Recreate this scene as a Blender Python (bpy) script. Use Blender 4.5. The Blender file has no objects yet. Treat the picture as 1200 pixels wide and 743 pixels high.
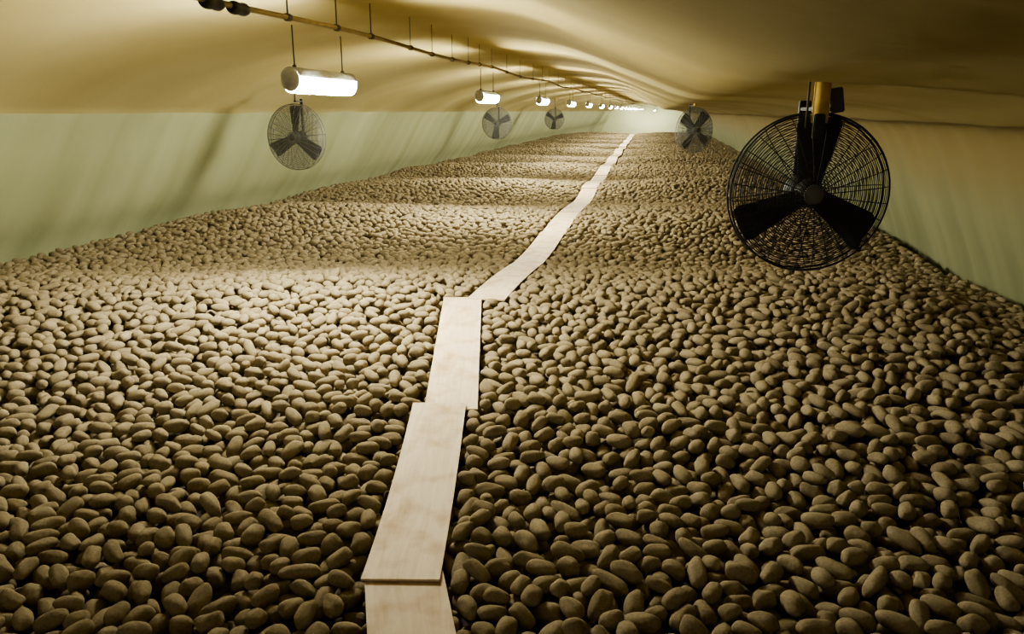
import bpy, bmesh, math, random
import numpy as np
from mathutils import Vector, Matrix, noise as mnoise

random.seed(7); rng = np.random.default_rng(11)
ZC = 1.5
scene = bpy.context.scene
COL = scene.collection
try:
    scene.view_settings.look = 'AgX - Medium High Contrast'
except Exception: pass

# ---------------------------------------------------------------- materials
def new_mat(name):
    m = bpy.data.materials.new(name); m.use_nodes = True
    nt = m.node_tree
    return m, nt, nt.nodes["Principled BSDF"]

def plain(name, col, rough=0.6, metal=0.0, var=0.15, scale=20):
    m, nt, b = new_mat(name)
    b.inputs["Roughness"].default_value = rough
    b.inputs["Metallic"].default_value = metal
    n = nt.nodes.new("ShaderNodeTexNoise"); n.inputs["Scale"].default_value = scale
    r = nt.nodes.new("ShaderNodeValToRGB")
    r.color_ramp.elements[0].position = .3; r.color_ramp.elements[1].position = .7
    r.color_ramp.elements[0].color = [c*(1-var) for c in col]+[1]
    r.color_ramp.elements[1].color = [min(1, c*(1+var)) for c in col]+[1]
    g = nt.nodes.new("ShaderNodeNewGeometry")
    nt.links.new(g.outputs["Position"], n.inputs["Vector"])
    nt.links.new(n.outputs["Fac"], r.inputs["Fac"])
    nt.links.new(r.outputs["Color"], b.inputs["Base Color"])
    return m

def streak_mat(name, cols, sc, bump=0.3, rough=0.75, dist=1.2, spec=0.3, fine=7.0, stain=None, detail=2.5):
    m, nt, b = new_mat(name)
    L = nt.links.new
    g = nt.nodes.new("ShaderNodeNewGeometry")
    mp = nt.nodes.new("ShaderNodeMapping"); mp.inputs["Scale"].default_value = sc
    L(g.outputs["Position"], mp.inputs["Vector"])
    n1 = nt.nodes.new("ShaderNodeTexNoise"); n1.inputs["Scale"].default_value = 1
    n1.inputs["Detail"].default_value = detail; n1.inputs["Distortion"].default_value = dist
    n1.inputs["Roughness"].default_value = .45
    L(mp.outputs["Vector"], n1.inputs["Vector"])
    r = nt.nodes.new("ShaderNodeValToRGB"); e = r.color_ramp.elements
    e[0].position = .3; e[1].position = .72
    e[0].color = (*cols[0], 1); e[1].color = (*cols[2], 1)
    x = e.new(.5); x.color = (*cols[1], 1)
    L(n1.outputs["Fac"], r.inputs["Fac"])
    out = r.outputs["Color"]
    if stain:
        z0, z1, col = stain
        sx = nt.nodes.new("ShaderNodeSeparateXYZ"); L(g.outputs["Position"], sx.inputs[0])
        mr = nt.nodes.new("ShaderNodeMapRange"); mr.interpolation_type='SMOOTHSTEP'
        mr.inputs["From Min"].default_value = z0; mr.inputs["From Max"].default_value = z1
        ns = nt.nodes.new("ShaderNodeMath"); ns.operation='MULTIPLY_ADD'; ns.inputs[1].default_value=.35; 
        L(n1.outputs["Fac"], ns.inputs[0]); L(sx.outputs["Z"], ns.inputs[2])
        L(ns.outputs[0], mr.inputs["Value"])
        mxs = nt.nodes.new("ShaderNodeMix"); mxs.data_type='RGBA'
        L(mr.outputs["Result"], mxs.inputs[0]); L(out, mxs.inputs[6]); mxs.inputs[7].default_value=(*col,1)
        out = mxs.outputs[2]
    L(out, b.inputs["Base Color"])
    n2 = nt.nodes.new("ShaderNodeTexNoise"); n2.inputs["Scale"].default_value = fine
    n2.inputs["Detail"].default_value = 6
    L(g.outputs["Position"], n2.inputs["Vector"])
    ad = nt.nodes.new("ShaderNodeMath"); ad.operation = 'MULTIPLY_ADD'
    ad.inputs[1].default_value = 2.0
    L(n1.outputs["Fac"], ad.inputs[0]); L(n2.outputs["Fac"], ad.inputs[2])
    bp = nt.nodes.new("ShaderNodeBump"); bp.inputs["Strength"].default_value = bump
    bp.inputs["Distance"].default_value = .04
    L(ad.outputs[0], bp.inputs["Height"]); L(bp.outputs["Normal"], b.inputs["Normal"])
    b.inputs["Roughness"].default_value = rough
    b.inputs["Specular IOR Level"].default_value = spec
    return m

M_ceil = streak_mat("spray_foam", [(.38,.305,.13), (.46,.385,.185), (.53,.46,.245)], (.4, .6, .4), .14, .9, .15, .04, fine=5)
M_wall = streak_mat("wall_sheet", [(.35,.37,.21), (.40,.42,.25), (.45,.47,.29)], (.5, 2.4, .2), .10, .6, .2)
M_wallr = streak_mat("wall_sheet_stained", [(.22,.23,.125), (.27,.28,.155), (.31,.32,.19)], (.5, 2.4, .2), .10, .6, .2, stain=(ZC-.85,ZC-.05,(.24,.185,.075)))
M_floor = plain("packed_soil", (.12,.098,.065), .95)
M_concrete = plain("pale_concrete", (.74,.78,.54), .9)
M_black = plain("black_plastic", (.020,.020,.019), .6)
M_wire = plain("dark_wire", (.035,.035,.032), .8, 0)
M_wireg = plain("grey_wire", (.20,.205,.19), .6, 0)
M_yellow = plain("yellow_post", (.55,.38,.09), .95)
M_steel = plain("steel_rod", (.08,.07,.05), .7, .2)
M_pipe = plain("conduit", (.28,.21,.11), .7)
M_grey = plain("grey_housing", (.42,.42,.40), .6)
M_hub = plain("hub_cap", (.12,.12,.12), .5)

# potato
M_pot, nt, b = new_mat("dusty_potato_skin")
L = nt.links.new
g = nt.nodes.new("ShaderNodeNewGeometry")
n1 = nt.nodes.new("ShaderNodeTexNoise"); n1.inputs["Scale"].default_value = 9; n1.inputs["Detail"].default_value = 3
n2 = nt.nodes.new("ShaderNodeTexNoise"); n2.inputs["Scale"].default_value = 110; n2.inputs["Detail"].default_value = 4
L(g.outputs["Position"], n1.inputs["Vector"]); L(g.outputs["Position"], n2.inputs["Vector"])
r = nt.nodes.new("ShaderNodeValToRGB"); e = r.color_ramp.elements
e[0].position=.3; e[0].color=(.245,.200,.126,1); e[1].position=.7; e[1].color=(.325,.272,.178,1)
L(n1.outputs["Fac"], r.inputs["Fac"])
r2 = nt.nodes.new("ShaderNodeValToRGB"); e = r2.color_ramp.elements
e[0].position=.3; e[0].color=(.78,.77,.76,1); e[1].position=.65; e[1].color=(1.05,1.05,1.04,1)
L(n2.outputs["Fac"], r2.inputs["Fac"])
mx = nt.nodes.new("ShaderNodeMix"); mx.data_type='RGBA'; mx.blend_type='MULTIPLY'; mx.inputs[0].default_value=1
L(r.outputs["Color"], mx.inputs[6]); L(r2.outputs["Color"], mx.inputs[7])
L(mx.outputs[2], b.inputs["Base Color"])
bp = nt.nodes.new("ShaderNodeBump"); bp.inputs["Strength"].default_value=.45; bp.inputs["Distance"].default_value=.003
L(n2.outputs["Fac"], bp.inputs["Height"]); L(bp.outputs["Normal"], b.inputs["Normal"])
b.inputs["Roughness"].default_value=1.0; b.inputs["Specular IOR Level"].default_value=.0

# plywood
M_ply, nt, b = new_mat("plywood")
L = nt.links.new
tc = nt.nodes.new("ShaderNodeTexCoord")
mp = nt.nodes.new("ShaderNodeMapping"); mp.inputs["Scale"].default_value=(14,1.2,1)
L(tc.outputs["Object"], mp.inputs["Vector"])
n1 = nt.nodes.new("ShaderNodeTexNoise"); n1.inputs["Scale"].default_value=2.2; n1.inputs["Detail"].default_value=6; n1.inputs["Distortion"].default_value=1.5
L(mp.outputs["Vector"], n1.inputs["Vector"])
r = nt.nodes.new("ShaderNodeValToRGB"); e=r.color_ramp.elements
e[0].position=.3; e[0].color=(.58,.46,.31,1); e[1].position=.62; e[1].color=(.69,.575,.41,1)
L(n1.outputs["Fac"], r.inputs["Fac"])
nd = nt.nodes.new("ShaderNodeTexNoise"); nd.inputs["Scale"].default_value=7; nd.inputs["Detail"].default_value=5
L(tc.outputs["Object"], nd.inputs["Vector"])
rd = nt.nodes.new("ShaderNodeValToRGB"); e=rd.color_ramp.elements
e[0].position=.32; e[0].color=(.74,.62,.48,1); e[1].position=.52; e[1].color=(1,1,1,1)
L(nd.outputs["Fac"], rd.inputs["Fac"])
mx = nt.nodes.new("ShaderNodeMix"); mx.data_type='RGBA'; mx.blend_type='MULTIPLY'; mx.inputs[0].default_value=1
L(r.outputs["Color"], mx.inputs[6]); L(rd.outputs["Color"], mx.inputs[7])
L(mx.outputs[2], b.inputs["Base Color"]); b.inputs["Roughness"].default_value=.7

M_lamp, nt, b = new_mat("lamp_diffuser_glow")
b.inputs["Base Color"].default_value=(.9,.9,.85,1)
b.inputs["Emission Color"].default_value=(1.0,.97,.80,1)
b.inputs["Emission Strength"].default_value=400

# ---------------------------------------------------------------- helpers
def link(o): COL.objects.link(o); return o

def mesh_obj(name, verts, faces, mat, smooth=False, parent=None):
    me = bpy.data.meshes.new(name); me.from_pydata([tuple(v) for v in verts], [], faces); me.update()
    if smooth:
        me.polygons.foreach_set("use_smooth", [True]*len(me.polygons))
    me.materials.append(mat)
    o = bpy.data.objects.new(name, me); link(o)
    if parent: o.parent = parent
    return o

def tube(V, F, pts, rad, n=8, closed=False, caps=True):
    base=len(V); P=[Vector(p) for p in pts]; N=len(P)
    rads = rad if isinstance(rad,(list,tuple)) else [rad]*N
    for i,p in enumerate(P):
        if closed: t=(P[(i+1)%N]-P[i-1])
        else: t=P[min(i+1,N-1)]-P[max(i-1,0)]
        if t.length<1e-9: t=(P[-1]-P[0])
        t.normalize()
        ref = Vector((0,1,0)) if closed else (Vector((0,0,1)) if abs(t.z)<.9 else Vector((1,0,0)))
        a=t.cross(ref).normalized(); c=t.cross(a)
        for k in range(n):
            an=2*math.pi*k/n
            V.append(p+(a*math.cos(an)+c*math.sin(an))*rads[i])
    for i in range(N if closed else N-1):
        j=(i+1)%N
        for k in range(n):
            l=(k+1)%n
            F.append((base+i*n+k, base+i*n+l, base+j*n+l, base+j*n+k))
    if caps and not closed:
        F.append(tuple(base+k for k in range(n))[::-1])
        F.append(tuple(base+(N-1)*n+k for k in range(n)))

def box(V,F,c,s,rot=None,bev=0.0):
    bm=bmesh.new(); bmesh.ops.create_cube(bm,size=1)
    for v in bm.verts: v.co=Vector((v.co.x*s[0],v.co.y*s[1],v.co.z*s[2]))
    if bev: bmesh.ops.bevel(bm,geom=bm.edges[:],offset=bev,segments=2,affect='EDGES')
    bm.verts.index_update(); base=len(V)
    for v in bm.verts:
        p=v.co.copy()
        if rot is not None: p=rot@p
        V.append(p+Vector(c))
    for f in bm.faces: F.append(tuple(base+v.index for v in f.verts))
    bm.free()

# ---------------------------------------------------------------- pile height
PX=([0,4.8,6,9.8,14.6,23.4,45.5],[-.9,-1.05,-1.05,-1.045,-1.12,-1.25,-1.5])
LSP=4.17
def H(x,y):
    x=np.asarray(x,float); y=np.asarray(y,float)
    h=np.interp(y,[.5,2,2.8,3.3,4.2,4.9,44,47,49.5],[1.5,1.46,1.43,1.34,1.28,1.26,1.26,1.3,2.6])
    w=np.interp(y,[2,5,9],[.2,.8,1.0])
    near=.4+.6*np.clip(np.abs(x-np.interp(y,*PX))/1.3,0,1)
    eR=np.clip((x-1.5)/1.1,0,1); eL=np.clip((-4.4-x)/1.2,0,1); eR=eR*eR*(3-2*eR); eL=eL*eL*(3-2*eL)
    near=near*(1-.75*np.maximum(eR,eL))
    wav=w*(.095*near*np.cos(2*math.pi*(y-.18*x-5.1)/LSP)+near*(.022*np.sin(2.42*y-.8*x+1.)+.02*np.sin(.55*y-1.6*x+2)))
    fe=np.interp(y,[10,30],[1,.4])
    return ZC-h+wav*np.interp(y,[9,30],[1,.8])-.14*eR*fe-.04*eL*fe

# ---------------------------------------------------------------- shell
prof=[(-4.92,-.06),(-4.78,.05),(-4.35,.25),(-3.65,.455),(-2.9,.58),(-2.2,.645),(-1.6,.65),(-.9,.565),(-.3,.35),(.25,.145),(.64,.113),(1.0,.092),(1.6,.02),(2.12,-.10)]
def resample(pr,n):
    P=[Vector((a,b,0)) for a,b in pr]; P=[P[0]*2-P[1]]+P+[P[-1]*2-P[-2]]
    out=[]; segs=len(P)-3
    for i in range(n+1):
        t=i/n*segs; k=min(int(t),segs-1); u=t-k
        p0,p1,p2,p3=P[k:k+4]
        q=.5*((2*p1)+(p2-p0)*u+(2*p0-5*p1+4*p2-p3)*u*u+(3*p1-p0-3*p2+p3)*u**3)
        out.append((q.x,q.y))
    return out
ys=list(np.arange(-4,25,.12))+list(np.arange(25,82.1,.3))
def sheet(name,pr,n,amp,mat,rib=0.0,fine=0.0):
    pts=resample(pr,n); V=[];F=[]
    for y in ys:
        fy_=1 if y<5 else max(.25,1-(y-5)*.2)
        for i,(x,z) in enumerate(pts):
            s=i/n; fade=min(1,min(s,1-s)*8)
            if x>-.6: fade*=max(.10,1-(x+.6)*.9)
            d=fy_*amp*mnoise.noise(Vector((x*.4,y*.6,z+3)))+ rib*math.sin(y*2*math.pi/1.2+ .3*mnoise.noise(Vector((x*.6,y*.3,1))))
            d+=fy_*fine*mnoise.noise(Vector((x*1.1+9,y*1.8,z*1.3)))
            V.append((x,y,z+ZC+d*fade+ .02*mnoise.noise(Vector((x*.2,y*.9,7)))))
    m=n+1
    for j in range(len(ys)-1):
        for i in range(n): F.append((j*m+i,j*m+i+1,(j+1)*m+i+1,(j+1)*m+i))
    o=mesh_obj(name,V,F,mat,True); o["kind"]="structure"; return o
ceil=sheet("ceiling",prof,65,.025,M_ceil,.006,.009)
def wallsheet(name,pr,n,mat):
    pts=resample(pr,n); V=[];F=[]
    for y in ys:
        for i,(x,z) in enumerate(pts):
            s=i/n
            d=.018*mnoise.noise(Vector((y*.9+s*.8,s*.5,x)))+.010*mnoise.noise(Vector((y*4,s,3)))
            d+=.013*math.sin(2*math.pi*y/.55+1.5*mnoise.noise(Vector((y*.5,s,8))))
            V.append((x+d*min(1,s*6)*(1 if s<.9 else .3),y,z+ZC+.02*mnoise.noise(Vector((x*.2,y*.9,7)))*(1-s)))
    m=n+1
    for j in range(len(ys)-1):
        for i in range(n): F.append((j*m+i,(j+1)*m+i,(j+1)*m+i+1,j*m+i+1))
    o=mesh_obj(name,V,F,mat,True); o["kind"]="structure"
wallsheet("wall_left",[(-4.84,-.02),(-4.98,-.22),(-5.14,-.5),(-5.42,-.95),(-5.75,-1.4),(-6.2,-2.6)],20,M_wall)
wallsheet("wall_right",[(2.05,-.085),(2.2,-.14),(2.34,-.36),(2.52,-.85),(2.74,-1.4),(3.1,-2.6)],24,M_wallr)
V=[(-6.4,82,ZC-2.6),(3.3,82,ZC-2.6),(3.3,82,ZC+1.0),(-6.4,82,ZC+1.0)]
o=mesh_obj("wall_far",V,[(0,1,2,3)],M_concrete); o["kind"]="structure"
gy=list(np.arange(-4,50,.25))+[51,60,82]; gx=np.linspace(-6.1,3.0,40)
V=[];F=[]
for y in gy:
    for x in gx:
        hz=float(H(x,max(y,.5)))-.10
        V.append((x,y,max(hz,ZC-2.55)))
for j in range(len(gy)-1):
    for i in range(39): F.append((j*40+i,j*40+i+1,(j+1)*40+i+1,(j+1)*40+i))
o=mesh_obj("floor",V,F,M_floor,True); o["kind"]="structure"
V=[];F=[]
pts=[(-4.9,y,-.066+ZC+.02*mnoise.noise(Vector((-4.9*.2,y*.9,7)))) for y in np.arange(-4,82,.25)]
tube(V,F,pts,.008,6)
o=mesh_obj("trim_1",V,F,plain("seam_rust",(.28,.21,.09),.8)); o["kind"]="structure"

# ---------------------------------------------------------------- boards
boards=[((-.38,1.2),(-.742,2.07),0.0),
        ((-.741,2.03),(-.963,3.275),.012),
        ((-.902,3.25),(-1.238,4.82),.0),
        ((-1.075,4.80),(-1.05,6.35),.012)]
y=6.30; k=0
while y<44:
    x0=float(np.interp(y,*PX)); x1=float(np.interp(y+1.6,*PX))
    j0=random.uniform(-.01,.01); j1=random.uniform(-.01,.01)
    boards.append(((x0+j0,y),(x1+j1,y+1.62),.010*((k+1)%2))); y+=1.58; k+=1
BW=.25
def boardz(x,y): 
    return float(H(x,y))+.012
for (a,c,dz) in boards:
    A=Vector((a[0],a[1],0)); C=Vector((c[0],c[1],0)); d=C-A; Ln=d.length; d.normalize()
    org=(A+C)/2; zc=boardz(org.x,org.y)
    V=[];F=[]; n=14
    z0,z1=boardz(*A.xy),boardz(*C.xy)
    for i in range(n+1):
        t=i/n; zz=(1-t)*(1-2*t)*z0+4*t*(1-t)*zc+t*(2*t-1)*z1
        for sx,th in ((-1,0),(1,0),(1,.009),(-1,.009)):
            V.append((sx*BW/2,(t-.5)*Ln,zz-zc+dz+th))
    for i in range(n):
        b0=i*4
        for k in range(4):
            l=(k+1)%4; F.append((b0+k,b0+4+k,b0+4+l,b0+l))
    F.append((0,1,2,3)); F.append((n*4+3,n*4+2,n*4+1,n*4))
    o=mesh_obj("plywood_board",V,F,M_ply)
    o.matrix_world=Matrix.Translation((org.x,org.y,zc))@Matrix.Rotation(math.atan2(-d.x,d.y),4,'Z')
    bm=bmesh.new(); bm.from_mesh(o.data); bmesh.ops.recalc_face_normals(bm,faces=bm.faces[:]); bm.to_mesh(o.data); bm.free()
    o["label"]="pale narrow plywood walkway board lying on the potatoes"; o["category"]="board"; o["group"]="plywood boards forming the walkway"

# ---------------------------------------------------------------- potatoes
NV=12
def ico(sub):
    bm=bmesh.new(); bmesh.ops.create_icosphere(bm,subdivisions=sub,radius=1)
    v=np.array([p.co[:] for p in bm.verts]); f=np.array([[q.index for q in p.verts] for p in bm.faces]); bm.free(); return v,f
vp=[(rng.uniform(-.12,.12),rng.uniform(-.10,.10),rng.uniform(-.2,.2),rng.uniform(0,6.28,6)) for _ in range(NV)]
def deform(v,k):
    bd,tp,by,ph=vp[k]; x,y_,z=v[:,0],v[:,1],v[:,2]
    r=1+.06*np.sin(3.1*x+ph[0])*np.cos(2.7*y_+ph[1])+.04*np.sin(4.3*z+ph[2]+2*x)+.035*np.sin(5.2*y_+ph[3]-3*x)
    rr=np.sqrt(np.maximum(1e-9,1-x*x)); full=np.where(rr>1e-4,(1-np.abs(x)**2.6)**.5/rr,1)
    full=np.minimum(full,1.35)
    t=(1+tp*x)*full
    return np.stack([x*.97*r, y_*r*t+by*(x**2-.35), z*r*t+bd*(x**2-.35)],1)
lod={s:ico(s) for s in (1,2,3,4)}
T={s:[deform(lod[s][0],k) for k in range(NV)] for s in lod}

def rotm(psi,tau,rho):
    c,s=math.cos,math.sin
    Rz=np.array([[c(psi),-s(psi),0],[s(psi),c(psi),0],[0,0,1]])
    Ry=np.array([[c(tau),0,s(tau)],[0,1,0],[-s(tau),0,c(tau)]])
    Rx=np.array([[1,0,0],[0,c(rho),-s(rho)],[0,s(rho),c(rho)]])
    return Rz@Ry@Rx
def rand_pot(sc=1.0):
    u=rng.random()
    a=rng.uniform(.044,.062)
    if u<.12: a=rng.uniform(.036,.044)
    if u>.86: a=rng.uniform(.062,.078)
    b_=rng.uniform(.0265,.034); c_=b_*rng.uniform(.85,1.0)
    return a*sc,b_*sc,c_*sc
def stamps(res,n,sc):
    out=[]
    for _ in range(n):
        a,b_,c_=rand_pot(sc); R=rotm(rng.uniform(0,6.283),rng.normal(0,.22),rng.normal(0,.5))
        A=R@np.diag([1/a**2,1/b_**2,1/c_**2])@R.T
        m=int(math.ceil(a/res))+1; g_=np.arange(-m,m+1)*res
        X,Y=np.meshgrid(g_,g_,indexing='ij')
        Bq=A[0,2]*X+A[1,2]*Y; Cq=A[0,0]*X*X+2*A[0,1]*X*Y+A[1,1]*Y*Y-1
        D=Bq*Bq-A[2,2]*Cq; ok=D>0; sq=np.sqrt(np.where(ok,D,0))
        up=np.where(ok,(-Bq+sq)/A[2,2],-9.); lo=np.where(ok,(-Bq-sq)/A[2,2],9.)
        out.append((R,(a,b_,c_),m,up,lo,ok))
    return out
def deposit(x0,x1,y0,y1,res,dens,inreg,K=7,lim=.05,sc=1.0):
    nx=int((x1-x0)/res)+1; ny=int((y1-y0)/res)+1
    X=x0+np.arange(nx)*res; Y=y0+np.arange(ny)*res
    XX,YY=np.meshgrid(X,Y,indexing='ij'); Hs=H(XX,YY)
    hm=Hs-.085; cm=np.full_like(hm,99.); idm=np.full(hm.shape,-1,int)
    for (a,c,dz) in boards:
        if a[1]>y1 or c[1]<y0: continue
        d=np.array([c[0]-a[0],c[1]-a[1]]); Ln=np.hypot(*d); d/=Ln
        al=(XX-a[0])*d[0]+(YY-a[1])*d[1]; pe=(XX-a[0])*d[1]-(YY-a[1])*d[0]
        ins=(al>-.01)&(al<Ln+.01)&(np.abs(pe)<BW/2+.008)
        cm[ins]=np.minimum(cm[ins],(Hs[ins]+.000))
    st=stamps(res,600,sc); N=int((x1-x0)*(y1-y0)*dens); out=[]
    px=rng.uniform(x0,x1,N); py=rng.uniform(y0,y1,N)
    for i in range(N):
        if not inreg(px[i],py[i]): continue
        R,dm,m,up,lo,ok=st[int(rng.integers(600))]
        best=None
        offs=rng.uniform(-.06,.06,(K,2))
        for q in range(K):
            ix=int((px[i]+offs[q,0]-x0)/res); iy=int((py[i]+offs[q,1]-y0)/res)
            if ix<m or iy<m or ix>=nx-m or iy>=ny-m: continue
            w=hm[ix-m:ix+m+1,iy-m:iy+m+1]
            z=(w-lo).max(); sc_=z-Hs[ix,iy]
            if best is None or sc_<best[0]:
                if (z+up>cm[ix-m:ix+m+1,iy-m:iy+m+1]).any(): continue
                best=(sc_,z,ix,iy)
        if best is None or best[0]>lim-dm[2]*.6: continue
        _,z,ix,iy=best; sl=(slice(ix-m,ix+m+1),slice(iy-m,iy+m+1))
        w=hm[sl]; top=z+up; msk=top>w
        w[msk]=top[msk]; idm[sl][msk]=len(out)
        out.append((X[ix],Y[iy],z,R,dm))
    cnt=np.bincount(idm[idm>=0].ravel(),minlength=len(out))
    return out,cnt
def frA(x,y): return (-1.17*y-.7<x<.54*y+.7)
pA,cA=deposit(-5.60,2.60,.75,4.3,.008,1250,frA,K=14)
pA2,cA2=deposit(-5.60,2.60,4.24,7.0,.008,1150,frA,K=11,sc=.92)
pA=pA+pA2; cA=np.concatenate([cA,cA2])
pB,cB=deposit(-5.60,2.60,6.94,18.0,.014,560,lambda x,y:True,K=6,sc=.90)

yaw=math.atan(.1878); pit=math.atan(241.5/900)
fw=Vector((-math.sin(yaw)*math.cos(pit),math.cos(yaw)*math.cos(pit),-math.sin(pit)))
rt=Vector((math.cos(yaw),math.sin(yaw),0)); upv=rt.cross(fw)
def infr(p):
    d=Vector((p[0],p[1],p[2]-ZC)); zc=d.dot(fw)
    if zc<.5: return None
    u=600+900*d.dot(rt)/zc; v=371.5-900*d.dot(upv)/zc
    return (u,v,zc) if (6<u<1194 and v<736) else None
score=[]
for i,p in enumerate(pA):
    if cA[i]<14: continue
    q=infr(p)
    if q: score.append((cA[i]/q[2]**2,i))
score.sort(reverse=True); ind=set(i for _,i in score[:300])
pm=[]
for k in range(NV):
    me=bpy.data.meshes.new("potato"); v=T[4][k]; 
    me.from_pydata(v.tolist(),[],lod[4][1].tolist()); me.polygons.foreach_set("use_smooth",[True]*len(me.polygons))
    me.materials.append(M_pot); pm.append(me)
proto=None
for i in sorted(ind):
    x,y,z,R,dm=pA[i]; k=int(rng.integers(NV))
    if proto is None:
        o=bpy.data.objects.new("potato",pm[k]); proto=o
    else:
        o=proto.copy(); o.data=pm[k]
    Mx=Matrix([list(R[0])+[x],list(R[1])+[y],list(R[2])+[z],[0,0,0,1]])@Matrix.Diagonal((dm[0]*.98,dm[1]*.98,dm[2]*.98,1))
    link(o); o.matrix_world=Mx
    el=dm[0]/dm[1]
    o["label"]=("elongated dusty brown potato lying in the heap" if el>1.9 else "rounded dusty brown potato lying in the heap" if el<1.4 else "oval dusty brown potato lying in the heap")
    o["category"]="potato"; o["group"]="loose potatoes in the stored heap"
chunks=[]
def addc(lst,s):
    if not lst: return
    ks=rng.integers(NV,size=len(lst))
    P=np.array([[a[0],a[1],a[2]] for a in lst]); Rm=np.array([a[3] for a in lst]); D=np.array([a[4] for a in lst])
    Tm=np.array(T[s])[ks]
    W=np.einsum('nij,nvj->nvi',Rm,Tm*D[:,None,:])+P[:,None,:]
    chunks.append((W.reshape(-1,3),lod[s][1],len(lst),Tm.shape[1]))
restA=[(i,p) for i,p in enumerate(pA) if i not in ind and cA[i]>=2]
addc([p for i,p in restA if p[1]<5.5],3)
addc([p for i,p in restA if p[1]>=5.5],2)
addc([p for i,p in enumerate(pB) if cB[i]>=1],2)
far=[]
stf=[(rotm(rng.uniform(0,6.28),rng.normal(0,.3),0)) for _ in range(300)]
yy=18.0; sp=.070; rows=0
while yy<48.3:
    xs=np.arange(-5.60,2.60,sp)+ (sp/2 if rows%2 else 0)
    xj=xs+rng.uniform(-.02,.02,len(xs)); yj=yy+rng.uniform(-.02,.02,len(xs))
    zh=H(xj,yj)+rng.uniform(-.04,.0,len(xs))
    bx=np.interp(yy,*PX)
    zh=np.where(np.abs(xj-bx)<BW/2+.06,np.minimum(zh,H(xj,yj)-.04),zh)
    for a_,b_,c_ in zip(xj,yj,zh):
        far.append((a_,b_,c_-.01,stf[int(rng.integers(300))],rand_pot(.93)))
    yy+=.070 if yy<30 else .09; rows+=1
addc(far,1)
V=np.concatenate([c[0] for c in chunks]).astype(np.float32)
Fs=[];off=0
for W,f,n,vc in chunks:
    Fs.append((f[None]+ (off+np.arange(n)*vc)[:,None,None]).reshape(-1,3)); off+=n*vc
Fa=np.concatenate(Fs).astype(np.int32)
me=bpy.data.meshes.new("potato_heap"); me.vertices.add(len(V)); me.vertices.foreach_set("co",V.ravel())
me.loops.add(Fa.size); me.loops.foreach_set("vertex_index",Fa.ravel())
me.polygons.add(len(Fa)); me.polygons.foreach_set("loop_start",np.arange(0,Fa.size,3,dtype=np.int32))
try: me.polygons.foreach_set("loop_total",np.full(len(Fa),3,dtype=np.int32))
except Exception: pass
me.polygons.foreach_set("use_smooth",np.ones(len(Fa),dtype=bool)); me.update(calc_edges=True)
me.materials.append(M_pot)
o=link(bpy.data.objects.new("potato_heap",me)); o["kind"]="stuff"; o["label"]="vast heap of dusty brown potatoes filling the storage tunnel"; o["category"]="potato heap"

# ---------------------------------------------------------------- lamps
LX=-1.85; LZ=ZC+.153; RX=.050; RZ=.060
def diffuser():
    V=[];F=[]; n=18
    zs=[-.385,-.365,0,.365,.385]
    rs=[.97,1,1,1,.97]
    for yv,rr in zip(zs,rs):
        for k in range(n+1):
            a=math.radians(-108+216*k/n)-math.pi/2
            V.append((RX*rr*math.cos(a),yv,RZ*1.10*rr*math.sin(a)))
    m=n+1
    for j in range(len(zs)-1):
        for k in range(n): F.append((j*m+k,j*m+k+1,(j+1)*m+k+1,(j+1)*m+k))
    return V,F
def housing():
    V=[];F=[]; n=12; half=.385
    zs=[-half,half]
    for yv in zs:
        for rr in (1.10,1.01):
            for k in range(n+1):
                a=math.radians(12+156*k/n); V.append((RX*rr*math.cos(a),yv,RZ*.9*rr*math.sin(a)+.004))
    m=n+1
    for k in range(n):
        F.append((k,k+1,2*m+k+1,2*m+k)); F.append((m+k,3*m+k,3*m+k+1,m+k+1))
        F.append((k,m+k,m+k+1,k+1)); F.append((2*m+k,2*m+k+1,3*m+k+1,3*m+k))
    F.append((0,2*m,3*m,m)); F.append((m-1,2*m-1,4*m-1,3*m-1))
    return V,F
def endcap(sgn):
    V=[];F=[]
    ys_=[.383,.394,.402,.409,.413]; rs=[1.0,.97,.84,.60,.3]
    tube(V,F,[(0,sgn*a,0) for a in ys_],rs,24)
    V=[Vector((v.x*RX,v.y,v.z*RZ)) for v in V]
    return V,F
dV,dF=diffuser(); hV,hF=housing()
def susp(yo):
    V=[];F=[]
    tube(V,F,[(0,yo,.058),(0,yo,.16),(0,yo,.265)],.0034,6)
    tube(V,F,[(0,yo,.056),(0,yo,.073)],.011,8)
    return V,F
def setl(o,l,c,g=None):
    o["label"]=l; o["category"]=c
    if g: o["group"]=g
lampmesh={}
locs=[(LX+random.uniform(-.02,.02)*(k>1),LSP*k,LZ+random.uniform(-.010,.010)*(k>1)) for k in range(1,16)]
locs+=[(-.6,66,LZ-.1),(-.6,73,LZ-.1),(-.6,80,LZ-.1),(-1.85,73,LZ),(-1.85,80,LZ)]
for k,lc in enumerate(locs):
    e_=bpy.data.objects.new("tube_lamp",None); link(e_); e_.location=lc
    setl(e_,"glowing white tubular tunnel lamp hanging under the ceiling","lamp","row of hanging tube lamps")
    if not lampmesh:
        parts=[("diffuser",dV,dF,M_lamp),("lamp_housing",hV,hF,M_grey),("end_cap",*endcap(-1),M_grey),("end_cap",*endcap(1),M_grey),
               ("suspension_rod",*susp(-.33),M_steel),("suspension_rod",*susp(.29),M_steel)]
        ps=[]
        for nm,v,f,mt in parts: ps.append(mesh_obj(nm,v,f,mt,True,e_))
        lampmesh=ps
    else:
        for p in lampmesh:
            q=p.copy(); link(q); q.parent=e_

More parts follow.
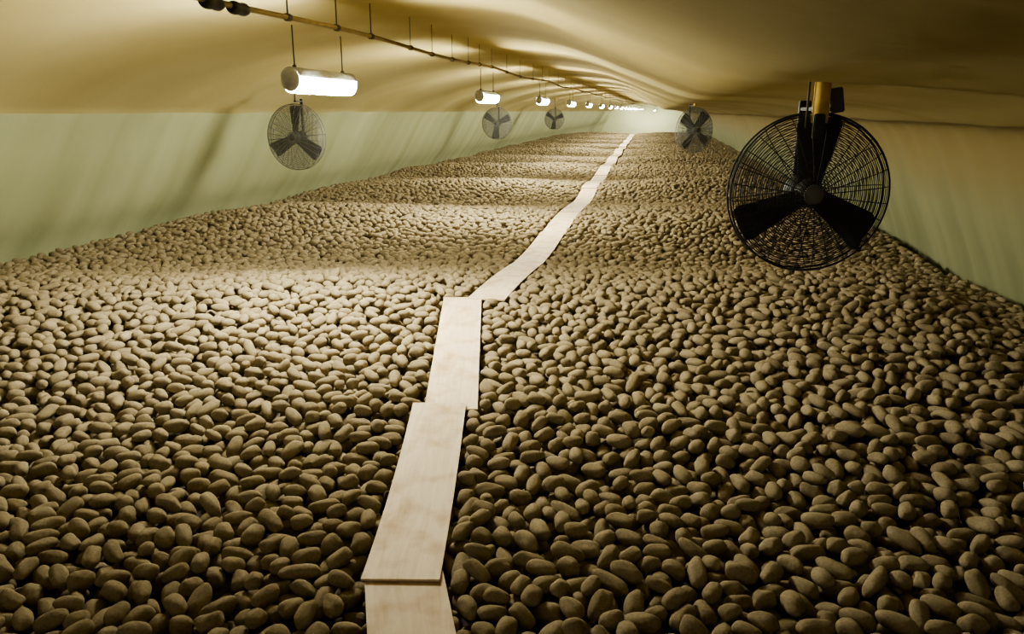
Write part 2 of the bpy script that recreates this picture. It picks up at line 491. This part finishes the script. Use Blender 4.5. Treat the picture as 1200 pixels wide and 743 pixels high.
# ---------------------------------------------------------------- conduit
def ceilz(x):
    P=resample(prof,60); return float(np.interp(x,[p[0] for p in P],[p[1] for p in P]))
PZ=ZC+.452
ct=bpy.data.objects.new("conduit_pipe",None); link(ct); ct.location=(LX,3,PZ)
setl(ct,"long tan conduit pipe running under the ceiling on thin rods","pipe")
def pz(y): return PZ+.014*math.sin(y*1.55+.5)
def px_(y): return LX+.020*math.sin(y*1.1)
V=[];F=[]; pts=[]
for y in np.arange(-4,82,.27):
    pts.append((px_(y),y,pz(y)))
tube(V,F,pts,.013,10)
inv=Matrix.Translation(ct.location).inverted()
o=mesh_obj("pipe",V,F,M_pipe,True); o.parent=ct; o.matrix_parent_inverse=inv
hy=[2.43,3.84,4.46,5.0,5.77,6.3,6.9,7.5,8.0,8.65,9.6,10.5,11.5,12.3,13,14.4,15.6]+list(np.arange(16.5,80,2.085))
for y in hy:
    V=[];F=[]
    tube(V,F,[(px_(y),y,pz(y)-.016),(px_(y),y,pz(y)+.08),(px_(y),y,ZC+ceilz(LX)+.05)],.004 if y<5.2 else .0025,6)
    o=mesh_obj("hanger_rod",V,F,M_steel); o.parent=ct; o.matrix_parent_inverse=inv
    V=[];F=[]
    tube(V,F,[(px_(y-.02),y-.018,pz(y)),(px_(y+.02),y+.018,pz(y))],.019,10)
    o=mesh_obj("pipe_clamp",V,F,M_steel); o.parent=ct; o.matrix_parent_inverse=inv
for a,c_ in ((3.06,3.20),(3.28,3.42)):
    V=[];F=[]
    ls=np.linspace(a,c_,7); tube(V,F,[(px_(t),t,pz(t)-.007) for t in ls],[.022,.029,.029,.025,.029,.029,.022],14)
    o=mesh_obj("pipe_coupling",V,F,M_black,True); o.parent=ct; o.matrix_parent_inverse=inv
    o["label"]="black pipe coupling"

# ---------------------------------------------------------------- fans
def ring(V,F,r,y,rad,n=56,m=5):
    tube(V,F,[(r*math.cos(2*math.pi*i/n),y,r*math.sin(2*math.pi*i/n)) for i in range(n)],rad,m,closed=True)
def fan(loc,yawd,phase,D,nrings,wr,wiremat,polemat,polerad,poletop,label,nbl=3,big=False,tilt=0):
    R=D/2
    e_=bpy.data.objects.new("hanging_fan",None); link(e_); e_.location=loc; e_.rotation_euler=(math.radians(tilt),0,math.radians(yawd))
    setl(e_,label,"fan","round caged fans hanging from the ceiling")
    def fy(r): return -.02-.060*math.sqrt(max(0,1-(r/R)**2))
    def by(r): return .04+.07*math.sqrt(max(0,1-(r/R)**2))
    for nm,fn in (("front_guard",fy),("back_guard",by)):
        V=[];F=[]
        nrg=nrings if nm=="front_guard" else int(nrings*.6)
        for i in range(nrg):
            r=R*(.14+.86*i/(nrg-1)) if nm=="front_guard" else R*(.2+.8*i/(nrg-1))
            ring(V,F,r,fn(r),wr,72 if big else 40)
        ns=28 if nm=="front_guard" else 12
        for s in range(ns):
            a0=2*math.pi*s/ns+.1; P=[]
            for t in range(9):
                r=R*(.10+.9*t/8); a=a0
                P.append((r*math.cos(a),fn(r)-.002,r*math.sin(a)))
            tube(V,F,P,wr*1.3,5)
        if nm=="front_guard": ring(V,F,R*.14,fn(0),wr*2)
        mesh_obj(nm,V,F,wiremat,False,e_)
    V=[];F=[]; ring(V,F,R,-.02,.0042,72,8); ring(V,F,R,.04,.0042,72,8)
    mesh_obj("rim",V,F,wiremat,True,e_)
    V=[];F=[]; tube(V,F,[(0,-.055,0),(0,-.05,0),(0,-.03,0),(0,.0,0),(0,.015,0)],[.03,.045,.055,.06,.045],24)
    mesh_obj("hub",V,F,M_black,True,e_)
    V=[];F=[]; tube(V,F,[(0,.02,0),(0,.025,0),(0,.13,0),(0,.15,0)],[.05,.066,.066,.045],24)
    mesh_obj("motor",V,F,M_black,True,e_)
    V=[];F=[]; tube(V,F,[(0,-.093,0),(0,-.088,0),(0,-.075,0)],[.028,.038,.042],24)
    mesh_obj("badge_disc",V,F,M_hub,True,e_)
    def blade(ph):
        V=[];F=[]; nr,nc=10,6; Rr=R*.95
        for side in (0,1):
            for i in range(nr+1):
                t=i/nr; r=.04+(Rr-.04)*t
                wid=(.10+(.10 if big else .075)*t)*(D/.7)
                if t>.9: wid*=1-.2*((t-.9)/.1)**2
                tw=math.radians(26-13*t)
                for j in range(nc+1):
                    s=(j/nc-.5)*wid+ .02*t
                    lx=s*math.cos(tw); ly=-s*math.sin(tw)+.01*math.cos(math.pi*(j/nc-.5))*1.5 + (.004 if side else 0)-.006
                    V.append((lx*math.cos(ph)+r*math.sin(ph),ly,-lx*math.sin(ph)+r*math.cos(ph)))
        m=nc+1; o_=(nr+1)*m
        for i in range(nr):
            for j in range(nc):
                F.append((i*m+j,i*m+j+1,(i+1)*m+j+1,(i+1)*m+j)); F.append((o_+i*m+j,o_+(i+1)*m+j,o_+(i+1)*m+j+1,o_+i*m+j+1))
            F.append((i*m,(i+1)*m,o_+(i+1)*m,o_+i*m)); F.append((i*m+nc,o_+i*m+nc,o_+(i+1)*m+nc,(i+1)*m+nc))
        for j in range(nc): F.append((nr*m+j,nr*m+j+1,o_+nr*m+j+1,o_+nr*m+j))
        return V,F
    for q in range(nbl):
        v,f=blade(math.radians(phase)+2*math.pi*q/nbl); mesh_obj("blade",v,f,M_black,True,e_)
    V=[];F=[]; w=.05 if big else .03
    box(V,F,(0,.15,R*.58),(w,.02,R*1.15),None,.003)
    if big: box(V,F,(0,.055,R+.016),(w*.9,.21,.014),None,.003)
    else: box(V,F,(0,.09,R+.03),(w*.9,.14,.018),None,.003)
    mesh_obj("mounting_bracket",V,F,M_black,False,e_)
    V=[];F=[]; pt=poletop-loc[2]
    py_=-.055 if big else .03
    zl=R-.04 if big else R+.03
    tube(V,F,[(0,py_,zl),(0,py_,(zl+pt)/2),(0,py_,pt)],polerad,16)
    mesh_obj("pole",V,F,polemat,True,e_)
    if big:
        V=[];F=[]
        box(V,F,(.068,-.03,R+.050),(.055,.02,.10),Matrix.Rotation(math.radians(-10),3,'Y'),.004)
        mesh_obj("ceiling_plate",V,F,M_steel,False,e_)
        V=[];F=[]; tube(V,F,[(-.052,-.05,R-.06),(-.052,-.05,R+.05),(-.052,-.05,pt)],.005,8)
        mesh_obj("safety_rod",V,F,M_steel,True,e_)
        V=[];F=[]
        box(V,F,(-.012,-.085,R*.84),(.045,.02,.10),None,.004)
        mesh_obj("pole_clamp",V,F,M_black,False,e_)
    return e_
fan((.630,3.47,ZC-.338),8,0,.66,34,.0017,M_wire,M_yellow,.032,ZC+.13,"large black caged fan on a yellow post",big=True)
fan((.54,13.0,ZC-.30),38,35,.70,20,.003,M_wireg,M_yellow,.02,ZC+.12,"black caged fan with crossed blades near the wall",nbl=4)
for X,Y,ph in ((-4.02,8.26,0),(-3.78,18.2,62),(-3.75,28.2,62)):
    fan((X,Y,ZC-.285),-8,ph,.72,30,.0024,M_wireg,M_steel,.008,ZC+ceilz(X)+.05,"small grey caged fan hanging in front of pale wall")

# ---------------------------------------------------------------- camera / world
cam=bpy.data.cameras.new("camera"); co=bpy.data.objects.new("camera",cam); link(co)
cam.sensor_width=36; cam.lens=36*900/1200; cam.clip_start=.05; cam.clip_end=300
Rm=Matrix((rt,upv,-fw)).transposed().to_4x4()
co.matrix_world=Matrix.Translation((0,0,ZC))@Rm
scene.camera=co
w=bpy.data.worlds.new("world"); scene.world=w; w.use_nodes=True
bg=w.node_tree.nodes["Background"]; bg.inputs["Color"].default_value=(1,.93,.76,1); bg.inputs["Strength"].default_value=1.0  # added foreground fill, let in through the unseen tunnel front left open
